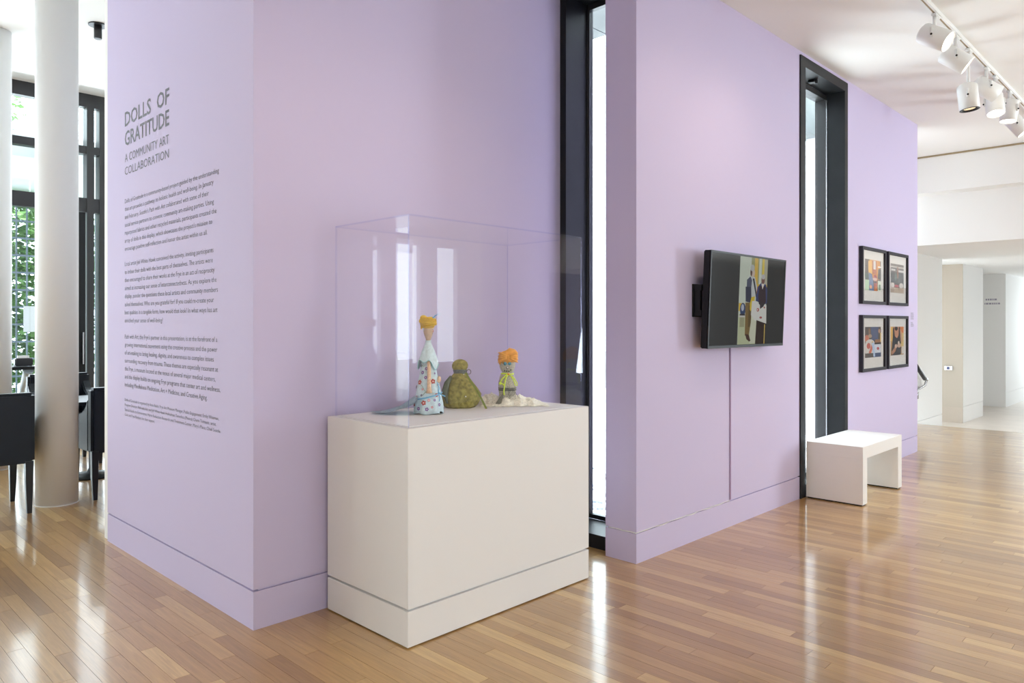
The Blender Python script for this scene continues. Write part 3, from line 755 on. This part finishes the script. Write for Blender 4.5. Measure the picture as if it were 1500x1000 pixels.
bm = bmesh.new(); ball(bm, (.0, -.045, .217), .0075, (1, .5, 1)); n_ = obj('nose', bm, mat('dark_button', s2l(60, 44, 48), .3), hd)
bm = bmesh.new(); ball(bm, (.0008, -.0485, .2175), .0048, (1, .5, 1)); obj('nose', bm, mat('white_bead', s2l(230, 226, 224), .3), hd)
for x, z in ((-.016, .199), (-.003, .196), (.009, .196), (.020, .203)):
    bm = bmesh.new(); ball(bm, (x, -.038, z), .0042, (1, .6, 1)); obj('mouth_bead', bm, mat('black_bead', s2l(34, 26, 34), .25), hd)
NEON = mat('neon_yellow_cord', s2l(222, 242, 66), .6); 
bm = bmesh.new(); tube(bm, [(.034*math.cos(a), .028*math.sin(a), .180+.002*math.sin(2*a)) for a in [2*PI*j/20 for j in range(21)]], .0045, 6)
def loop(pts, r=.0036): tube(bm, pts, r, 6)
loop([(.006, -.038, .178), (-.012, -.046, .170), (-.032, -.050, .150), (-.042, -.050, .128), (-.030, -.050, .128), (-.014, -.050, .112)])
loop([(.006, -.038, .178), (.022, -.046, .168), (.038, -.050, .140), (.046, -.050, .118), (.055, -.048, .114), (.056, -.048, .128), (.042, -.046, .152), (.024, -.044, .170)], .003)
loop([(.000, -.040, .176), (-.012, -.052, .145), (-.016, -.053, .11), (-.020, -.053, .085), (-.018, -.053, .062)])
ball(bm, (-.040, -.050, .128), .008, (1, .6, 1)); obj('bow', bm, NEON, d)
bm = bmesh.new(); ball(bm, (.006, -.042, .180), .0058); obj('bow_knot', bm, ORG, d)
THR = mat('black_thread', s2l(26, 26, 32), .6)
bm = bmesh.new()
for z in (.100, .093, .087):
    tube(bm, [(.0505*math.cos(a), .0425*math.sin(a), z) for a in [2*PI*j/24 for j in range(25)]], .0020, 5)
for k in range(6):
    x = .004+k*.006; tube(bm, [(x, -.044, .092), (x+.006, -.052, .084), (x+.002+.003*k, -.056, .068), (x+.010+.003*k, -.058, .052)], .0014, 4)
obj('thread_belt', bm, THR, d)
bm = bmesh.new(); nn = 14
for k in range(nn):
    a0 = -.9+1.0*k/nn
    tube(bm, [(-.018, -.048, .080), (-.030+a0*.018, -.054, .040), (-.040+a0*.034, -.064, .006)], .0022, 4)
obj('tassel', bm, mat('grey_tassel', s2l(120, 116, 104), .8), d)
LACE = mat('cream_lace', s2l(244, 240, 224), .85, var=.16, vscale=120, bump=.4, bscale=160)
def lace(x0, x1, y0, y1, hfun, seed):
    bm = bmesh.new(); nu, nv = 60, 26; g = []
    for i in range(nu+1):
        row = []
        for j in range(nv+1):
            u, v = i/nu, j/nv; x = x0+(x1-x0)*u; y = y0+(y1-y0)*v
            e = math.sin(PI*v)**.6*math.sin(PI*min(1, max(0, u)))**.5
            w = noise.noise(Vector((x*30+seed, y*30, 0)))*.32+noise.noise(Vector((x*85, y*85, seed)))*.22+noise.noise(Vector((x*190, y*190, seed)))*.15
            y += .012*math.sin(u*23+seed)*(1 if v in (0, 1) else .6); x += .006*math.sin(v*13)
            row.append(bm.verts.new((x, y, .002+max(0, e*(hfun(u)*(1+w*1.0))))))
        g.append(row)
    for i in range(nu):
        for j in range(nv):
            f = bm.faces.new([g[i][j], g[i+1][j], g[i+1][j+1], g[i][j+1]]); f.smooth = True
    return bm
obj('lace_skirt', lace(-.055, .235, -.085, .075, lambda u: .066*(1-u)**.9+.010, 1.3), LACE, d)
obj('lace_skirt', lace(-.165, -.03, -.03, .10, lambda u: .058, 7.7), mat('open_cream_lace', s2l(228, 222, 208), .85, var=.25, vscale=160, bump=.8, bscale=160), d)
fp = bmesh.new(); lay = fp.faces.layers.float_color.new('Col')
obj('lace_skirt', lace(-.150, .03, -.105, -.03, lambda u: .010, 4.1), LACE, d)

# ------------------------------------------------------------------ television
tv = thing('television', 'black flat television on a bracket, playing a photo slideshow', 'television', (4.91, 2.50, 1.29))
TY = 2.468; TX0, TX1, TZ0, TZ1 = 4.352, 5.478, 1.290, 1.938
def tilt(bm):
    M = Matrix.Translation((0, TY, TZ0)) @ Matrix.Rotation(math.radians(2.4), 4, 'X') @ Matrix.Translation((0, -TY, -TZ0)); bm.transform(M); return bm
obj('housing', tilt(box(TX0, TX1, TY, TY+.052, TZ0, TZ1, bev=.006)), BLACKP, tv, world=True)
obj('bezel', tilt(boxes([(TX0, TX1, TY-.004, TY+.002, TZ1-.012, TZ1), (TX0, TX1, TY-.004, TY+.002, TZ0, TZ0+.018), (TX0, TX0+.012, TY-.004, TY+.002, TZ0+.018, TZ1-.012), (TX1-.012, TX1, TY-.004, TY+.002, TZ0+.018, TZ1-.012)])), BLACKP, tv, world=True)
def picture(x0, x1, z0, z1, y, polys, base, step=.0002):
    """flat print facing -y built of coloured patches; patch coordinates 0..1 from the upper left corner"""
    bm = bmesh.new(); lay = bm.faces.layers.float_color.new('Col')
    def P(u, v, k): return bm.verts.new((x0+(x1-x0)*u, y-step*k, z1-(z1-z0)*v))
    f = bm.faces.new([P(0, 0, 0), P(1, 0, 0), P(1, 1, 0), P(0, 1, 0)]); f[lay] = base
    for k, (c, pts) in enumerate(polys):
        pts = [(min(1, max(0, u)), min(1, max(0, v))) for u, v in pts]
        f = bm.faces.new([P(u, v, k+1) for u, v in pts]); f[lay] = s2l(*c)
    return bm
def el(cx, cy, rx, ry, n=14): return [(cx+rx*math.cos(2*PI*k/n), cy+ry*math.sin(2*PI*k/n)) for k in range(n)]
def rc(u0, v0, u1, v1): return [(u0, v0), (u1, v0), (u1, v1), (u0, v1)]
scr = obj('screen', tilt(picture(TX0+.012, TX1-.012, TZ0+.018, TZ1-.012, TY-.001, [], s2l(58, 58, 58))), SCREEN, tv, world=True)
pu0 = TX0+.012+(TX1-TX0-.024)*.355; pu1 = TX0+.012+(TX1-TX0-.024)*.735
polys = [((150, 152, 112), rc(.40, 0, 1, .40)), ((205, 172, 84), rc(.52, 0, .64, .42)), ((212, 190, 92), rc(.80, 0, .88, .40)), ((196, 202, 190), rc(.68, 0, .78, .36)), ((172, 170, 150), rc(.88, 0, 1, .36)),
         ((198, 168, 66), rc(.60, .30, 1, .36)), ((170, 110, 60), rc(.55, .33, .70, .40)),
         ((204, 172, 60), rc(0, .53, .20, .62)), ((178, 184, 150), rc(0, .66, .62, 1)), ((196, 198, 176), rc(.42, .66, .66, .99)),
         ((58, 72, 104), el(.14, .60, .10, .075)), ((170, 176, 190), el(.13, .58, .05, .04)), ((54, 52, 60), rc(.04, .65, .22, .68)), ((190, 188, 180), rc(0, .67, .30, .69)),
         # standing figure on the left
         ((122, 100, 62), [(.22, .52), (.46, .52), (.44, .75), (.38, .90), (.24, .90), (.23, .70)]), ((96, 80, 52), [(.34, .56), (.46, .54), (.42, .80), (.34, .80)]),
         ((74, 52, 46), [(.25, .88), (.38, .89), (.45, .96), (.40, .97), (.30, .94)]), ((200, 176, 60), [(.38, .36), (.56, .36), (.54, .50), (.42, .62), (.38, .60)]),
         ((186, 190, 190), [(.30, .22), (.52, .22), (.62, .34), (.58, .44), (.38, .46), (.28, .36)]), ((82, 86, 104), [(.24, .26), (.36, .22), (.42, .26), (.40, .36), (.24, .36)]),
         ((60, 62, 78), [(.20, .34), (.40, .34), (.42, .46), (.38, .52), (.22, .51)]), ((60, 60, 66), [(.44, .24), (.50, .24), (.60, .40), (.58, .46), (.55, .40)]),
         ((196, 178, 164), el(.44, .175, .075, .050)), ((92, 70, 64), el(.38, .17, .035, .045)), ((176, 178, 174), el(.42, .12, .075, .040)), ((204, 190, 180), el(.66, .40, .04, .03)),
         # standing figure on the right
         ((64, 70, 108), [(.64, .33), (.76, .28), (.94, .30), (1, .36), (1, .52), (.86, .54), (.62, .50), (.58, .52), (.58, .44)]),
         ((62, 50, 56), [(.70, .32), (.92, .32), (.96, .50), (.90, .54), (.70, .54), (.66, .44)]), ((214, 206, 196), [(.76, .29), (.88, .29), (.81, .36)]),
         ((124, 92, 84), el(.82, .25, .065, .045)), ((182, 178, 178), el(.82, .21, .07, .03)),
         # white cloth with painted marks
         ((206, 206, 200), [(.44, .50), (.60, .50), (.72, .54), (.98, .54), (1, .76), (.80, .75), (.55, .72), (.42, .66)]), ((172, 104, 96), el(.66, .60, .05, .022)), ((160, 90, 90), el(.78, .69, .05, .014)),
         ((170, 112, 104), el(.90, .57, .03, .012)), ((62, 56, 60), [(.72, .50), (.92, .52), (.86, .56), (.74, .59)]), ((206, 206, 200), el(.64, .60, .02, .010)),
         ((58, 46, 42), [(.62, .72), (.98, .76), (.98, 1), (.60, 1)]), ((198, 174, 96), rc(.92, .77, .95, 1)), ((150, 150, 120), rc(.02, .69, .18, .80))]
obj('slideshow_picture', tilt(picture(pu0, pu1, TZ0+.020, TZ1-.014, TY-.0015, polys, s2l(190, 198, 184))), SCREEN, scr, world=True)
wb = obj('wall_bracket', boxes([(4.36, 4.47, YC-.012, YC-.001, 1.50, 1.72), (4.37, 4.41, 2.52, YC-.012, 1.505, 1.545), (4.37, 4.41, 2.52, YC-.012, 1.675, 1.715), (4.372, 4.385, 2.53, YC-.012, 1.545, 1.675)], bev=.002), BLACKM, tv, world=True)
obj('wall_bracket', boxes([(4.75, 5.10, YC-.014, YC-.001, 1.42, 1.78), (4.85, 4.98, 2.525, YC-.014, 1.50, 1.70)]), BLACKM, tv, world=True)
# cable channel and the cable in the groove
s = (1069-750)/FOC; cx = YC*(FX+FY*s)/(FY-FX*s)
cb = thing('cable_channel', 'thin lavender cable channel running down the wall below the television', 'cable', (cx, YC-.004, GR1))
obj('channel', box(cx-.006, cx+.006, YC-.009, YC-.0005, GR1+.004, 1.40, bev=.002), mat('mauve_channel', (.42, .30, .47, 1), .6), cb, world=True)
bm = bmesh.new(); pts = []
for k in range(60):
    t = k/59; x = cx-t*(cx-3.724); pts.append((x, YC+.003+.004*math.sin(t*40), .186+.002*math.sin(t*23)))
for k in range(12): pts.append((3.724, YC+.01+k*.018, .186+.0015*math.sin(k)))
tube(bm, pts, .0035, 6)
obj('cable', bm, mat('white_cable', (.8, .78, .76, 1), .4), cb, world=True, label='white cable tucked into the baseboard groove')

# ------------------------------------------------------------------ bench
bx0, bx1, by0, by1 = 6.152, 7.112, 2.112, 2.566
bt = thing('bench', 'low white box bench in front of the second tall window', 'bench', ((bx0+bx1)/2, (by0+by1)/2, 0))
obj('bench_top', box(bx0, bx1, by0, by1, .375, .472, bev=.0015), BENCH, bt, world=True)
for a, b in ((bx0, bx0+.098), (bx1-.098, bx1)):
    lg = obj('leg', box(a, b, by0, by1, .010, .3748, bev=.0015), BENCH, bt, world=True)
    obj('foot_strip', box(a+.008, b-.008, by0+.01, by1-.01, .0, .0098), BLACKP, lg, world=True)

# ------------------------------------------------------------------ framed photographs
FR = [
 ('framed photograph with orange and yellow figures, upper left of the four frames', 7.43, 8.105, 1.650, 2.206, (244, 240, 236), (84, 66, 60),
  [((226, 150, 40), rc(.28, 0, .95, .62)), ((240, 180, 60), [(.18, .05), (.40, .03), (.45, .55), (.22, .50)]), ((190, 96, 48), rc(.45, .02, .72, .45)), ((232, 228, 226), rc(.52, .02, .66, .30)), ((70, 50, 44), rc(.0, .0, .2, .42)),
   ((52, 36, 34), [(.82, .28), (1, .24), (1, .62), (.78, .60)]), ((250, 250, 248), rc(.80, .18, 1, .22)), ((104, 126, 168), [(.22, .42), (.42, .46), (.50, .70), (.55, 1), (.22, 1)]), ((66, 92, 84), rc(0, .45, .2, .62)),
   ((192, 220, 186), rc(0, .66, .24, 1)), ((216, 120, 52), rc(.55, .62, .76, 1)), ((190, 60, 84), el(.62, .55, .10, .08)), ((226, 190, 180), el(.60, .62, .14, .05)), ((70, 70, 90), rc(.56, .68, .72, .76)), ((176, 60, 70), el(.64, .80, .08, .06)),
   ((226, 232, 214), rc(.78, .66, 1, 1)), ((240, 170, 120), el(.34, .88, .08, .06)), ((110, 140, 120), rc(.84, .78, .96, .96))]),
 ('framed photograph of a dark interior with a red seat, upper right of the four frames', 8.178, 8.828, 1.650, 2.206, (244, 240, 236), (74, 64, 66),
  [((196, 186, 180), rc(0, .08, 1, .13)), ((110, 96, 92), rc(0, .0, 1, .07)), ((212, 206, 204), rc(.05, .18, .35, .24)), ((214, 208, 206), rc(.55, .20, 1, .27)), ((26, 30, 46), rc(0, .30, 1, .66)), ((70, 110, 104), rc(.34, .32, .44, .60)),
   ((70, 84, 92), rc(.62, .32, .70, .62)), ((150, 90, 62), rc(.48, .10, .58, .55)), ((204, 196, 190), [(.40, .55), (.56, .48), (.58, .52), (.42, .60)]), ((30, 26, 30), el(.5, .62, .13, .14)), ((192, 60, 74), rc(.30, .72, .58, .80)),
   ((178, 160, 148), rc(0, .66, .25, 1)), ((196, 178, 162), rc(.25, .82, 1, 1)), ((206, 196, 190), el(.80, .74, .16, .10)), ((120, 90, 70), rc(.60, .66, .64, .90)), ((214, 204, 200), el(.15, .74, .12, .08))]),
 ('framed photograph of people around a round white table, lower left of the four frames', 7.43, 8.105, .988, 1.541, (240, 234, 226), (96, 84, 76),
  [((84, 92, 124), [(.35, 0), (.85, 0), (.80, .45), (.40, .45)]), ((140, 108, 84), rc(.22, .05, .32, .30)), ((204, 120, 90), el(.12, .38, .14, .12)), ((212, 206, 200), el(.30, .70, .38, .30)), ((198, 96, 84), el(.22, .62, .12, .10)),
   ((206, 110, 80), [(.22, .85), (.40, .58), (.50, .64), (.34, .92)]), ((210, 184, 120), el(.45, .55, .06, .09)), ((176, 150, 120), el(.30, .30, .12, .06)), ((58, 44, 38), rc(.58, .52, 1, .60)), ((156, 106, 66), rc(.62, .42, 1, .52)), ((212, 216, 226), rc(.52, .58, .98, .86)),
   ((196, 80, 92), el(.80, .72, .08, .05)), ((74, 86, 120), rc(.52, .86, 1, 1)), ((182, 200, 226), [(.40, .52), (.55, .52), (.62, .98), (.50, .98)]), ((90, 78, 70), rc(0, .86, .5, 1)), ((232, 196, 110), rc(.94, .2, 1, .5)), ((196, 150, 120), el(.88, .14, .07, .07))]),
 ('framed photograph of a figure in a dark sleeveless top, lower right of the four frames', 8.178, 8.828, .988, 1.541, (240, 234, 226), (186, 142, 88),
  [((226, 176, 90), rc(.0, .0, .16, .5)), ((222, 130, 70), rc(.72, .0, 1, .22)), ((220, 190, 120), rc(.78, .22, 1, .70)), ((46, 48, 58), [(.18, .06), (.30, .0), (.66, 0), (.76, .10), (.80, .45), (.74, 1), (.05, 1), (.08, .80), (.16, .40)]),
   ((196, 140, 110), [(.24, .0), (.62, .0), (.60, .30), (.48, .40), (.32, .34)]), ((44, 40, 44), el(.42, .06, .12, .08)), ((206, 160, 130), [(.70, .05), (.84, .2), (.90, .55), (.76, .50)]), ((180, 128, 100), [(.05, .88), (.30, .72), (.46, .70), (.36, .86), (.12, .98)]),
   ((212, 178, 160), el(.40, .68, .10, .07)), ((206, 172, 156), el(.64, .66, .14, .08)), ((226, 206, 190), el(.60, .56, .06, .05)), ((120, 90, 70), rc(.74, .72, .80, .96)), ((216, 206, 196), rc(.82, .70, 1, .96))]),
]
for lab, x0, x1, z0, z1, mc, base, polys in FR:
    t = thing('framed_photograph', lab, 'picture', ((x0+x1)/2, YC-.018, z0), 0, 'four framed photographs')
    y0, y1 = YC-.036, YC-.001; w = .030
    obj('frame', boxes([(x0, x1, y0, y1, z1-w, z1), (x0, x1, y0, y1, z0, z0+w), (x0, x0+w, y0, y1, z0+w, z1-w), (x1-w, x1, y0, y1, z0+w, z1-w)]), FRAMEM, t, world=True)
    obj('mat_board', box(x0+w, x1-w, YC-.016, YC-.010, z0+w, z1-w), MATB, t, world=True)
    obj('photo_print', picture(x0+.115, x1-.105, z0+.135, z1-.115, YC-.0165, polys, s2l(*base), .00012), PRINT, t, world=True)
    obj('picture_glass', box(x0+w, x1-w, YC-.028, YC-.026, z0+w, z1-w), PGLASS, t, world=True)
# small caption text beside the frames
def text_on_right(bm, s, x0, z, width, cap, yy):
    me = text_mesh(s, width, cap); me.transform(Matrix(((1, 0, 0, x0), (0, 0, -1, yy), (0, 1, 0, z), (0, 0, 0, 1)))); bm.from_mesh(me); bpy.data.meshes.remove(me)
bm = bmesh.new(); r2 = random.Random(5)
for k in range(12):
    if k in (6, 7): continue
    z = 1.575-k*.0135; bm_box(bm, 9.02, 9.02+r2.uniform(.07, .11), YC-.0016, YC-.0008, z, z+.007)
tag(obj('caption_lines', bm, FAINT), 'small block of faint caption lines near the end of the lavender wall', 'lettering')
bm = bmesh.new()
for k, (a, b) in enumerate(((3.72, 3.93), (3.66, 3.95))):
    y = a
    while y < b:
        l = r2.uniform(.02, .05); bm_box(bm, 18.997, 18.999, y, min(b, y+l), 1.98-k*.09, 2.015-k*.09); y += l+.012
tag(obj('far_lettering', bm, FAINT), 'two short lines of grey lettering on the far white wall', 'lettering')

# ------------------------------------------------------------------ handrail, keypad
hr = thing('handrail', 'black stair handrail with steel bracket on the white stair wall', 'handrail', (12.4, 3.45, .5))
bm = bmesh.new(); tube(bm, [(11.9, 3.42, .98), (12.62, 3.42, .61)], .03, 10); obj('rail', bm, BLACKM, hr, world=True)
bm = bmesh.new(); tube(bm, [(12.62, 3.42, .61), (12.74, 3.42, .60), (12.74, 3.45, .50), (12.55, 3.50, .44), (12.55, 3.505, .30)], .018, 8); obj('bracket', bm, CHROME, hr, world=True)
kp = thing('door_reader', 'small steel reader with a dark window on the beige pier', 'reader', (15.345, 3.74, .8))
ky0 = 3.70; kz = H-64/FOC*13.6
obj('reader_body', box(15.345, 15.387, ky0, ky0+.13, kz-.035, kz+.035, bev=.004), CHROME, kp, world=True)
obj('reader_window', box(15.340, 15.3445, ky0+.045, ky0+.09, kz-.025, kz+.025), mat('navy_window', (.01, .015, .08, 1), .2), kp, world=True)

# ------------------------------------------------------------------ track lighting
TYY = 1.55; TRZ = ZC-.032
tr = thing('lighting_track', 'long white lighting track along the gallery ceiling', 'track', (6.5, TYY, ZC))
obj('rail', boxes([(-2, 10.9, TYY-.022, TYY-.007, TRZ, ZC-.001), (-2, 10.9, TYY+.007, TYY+.022, TRZ, ZC-.001)]), WMETAL, tr, world=True)
obj('rail_slot', box(-2, 10.9, TYY-.0069, TYY+.0069, TRZ+.003, ZC-.001), BRASSY, tr, world=True)
LENS = emit('lit_lamp_lens', (1.0, .93, .82, 1), 9.0)
LENSD = emit('warm_lamp_core', (1.0, .80, .50, 1), 1.6)
def xt(px):
    s = (px-750)/FOC; return TYY*(FX+FY*s)/(FY-FX*s)
def spot(x, direction, label, stem=.10, ring=False, power=22, shift=0.0):
    t = thing('track_spotlight', label, 'spotlight', (x, TYY, TRZ), 0, 'white spotlights on the ceiling track')
    dv = Vector(direction).normalized()
    obj('adapter', box(-.055, .055, -.016, .016, -.020, -.001, bev=.003), WMETAL, t)
    bm = bmesh.new(); tube(bm, [(-.03, 0, -.018), (-.03, 0, -stem)], .013, 10); obj('stem', bm, WMETAL, t)
    c = Vector((-.03, 0, -stem-.055))
    q = dv.to_track_quat('Z', 'Y').to_matrix().to_4x4()
    side = Vector((dv.y, -dv.x, 0)); side = side.normalized() if side.length > .01 else Vector((1, 0, 0))
    bm = bmesh.new(); tube(bm, [c+side*.082+Vector((0, 0, -.02)), c+side*.082+Vector((0, 0, .045)), c+Vector((0, 0, .058)), c-side*.082+Vector((0, 0, .045)), c-side*.082+Vector((0, 0, -.02))], .008, 6)
    obj('yoke', bm, WMETAL, t)
    L = .21
    bm = bmesh.new(); lathe(bm, [(.055, -L*.5), (.068, -L*.46), (.074, -L*.40), (.074, L*.5), (.069, L*.5), (.067, L*.44)], 32, cap1=False); bm.transform(Matrix.Translation(c) @ q)
    hb = obj('lamp_head', bm, WMETAL, t)
    bm = bmesh.new(); lathe(bm, [(.066 if not ring else .042, L*.455), (.066 if not ring else .042, L*.46)], 32); bm.transform(Matrix.Translation(c) @ q); obj('lens', bm, LENS if not ring else LENSD, hb)
    if ring:
        bm = bmesh.new(); lathe(bm, [(.0665, L*.44), (.0735, L*.512), (.064, L*.515), (.043, L*.462)], 32, cap0=False, cap1=False); bm.transform(Matrix.Translation(c) @ q); obj('black_baffle', bm, BLACKP, hb, label='black ring around the lamp opening')
    bm = bmesh.new(); ball(bm, c+side*.088, .008); ball(bm, c-side*.088, .008); obj('knob', bm, BLACKM, hb)
    if power:
        ld = bpy.data.lights.new('lamp', 'SPOT'); ld.energy = power; ld.spot_size = math.radians(95); ld.spot_blend = 1.0; ld.shadow_soft_size = .06; ld.color = WARM
        lo = bpy.data.objects.new('lamp', ld); COL.objects.link(lo); lo.parent = hb; lo.location = c+dv*(L*.5+.03)
        lo.rotation_euler = dv.to_track_quat('-Z', 'Y').to_euler()
    return t
# heads seen in the picture, from the nearest outwards
spot(xt(1371), (.0, -.85, -.55), 'nearest white spotlight, lens glowing towards the room', .115)
spot(xt(1401), (.25, -.75, -.62), 'second white spotlight along the ceiling track, behind the nearest', .13)
spot(xt(1415)+.10, (.02, -.10, -1), 'white spotlight hanging straight down with a black ring', .34, ring=True, power=14)
spot(xt(1446), (.45, -.60, -.45), 'white spotlight tipped sideways, just past the one hanging down', .13)
spot(xt(1456)+.05, (-.25, -.15, -.9), 'white spotlight leaning back, fifth along the ceiling track', .20)
spot(xt(1479), (-.12, .05, -1), 'white spotlight near the edge of view, pointing steeply down', .14)
spot(xt(1491), (.1, -.55, -.75), 'last white spotlight, cut by the edge of the picture', .20)
# unseen heads on this track wash the walls; last two added for floor light
for k, (x, dr, pw) in enumerate([(1.0, (.75, 1.15, -1.6), 45), (2.6, (-.1, 1.0, -1.5), 30), (3.6, (.9, .9, -1.3), 24), (4.6, (.35, .9, -1.15), 18), (3.1, (.6, -.35, -1.2), 8), (4.2, (.42, -.30, -1.2), 125)]):
    spot(x, dr, ['unseen white spotlight above the viewer aimed at the plinth', 'unseen white spotlight above the plinth aimed at the wall behind', 'unseen white spotlight aimed along the wall towards the television', 'unseen white spotlight aimed down the wall beside the television', 'added unseen spotlight brightening the open floor, nearest the plinth', 'added unseen spotlight brightening the open floor, near the television'][k], .12, power=pw)
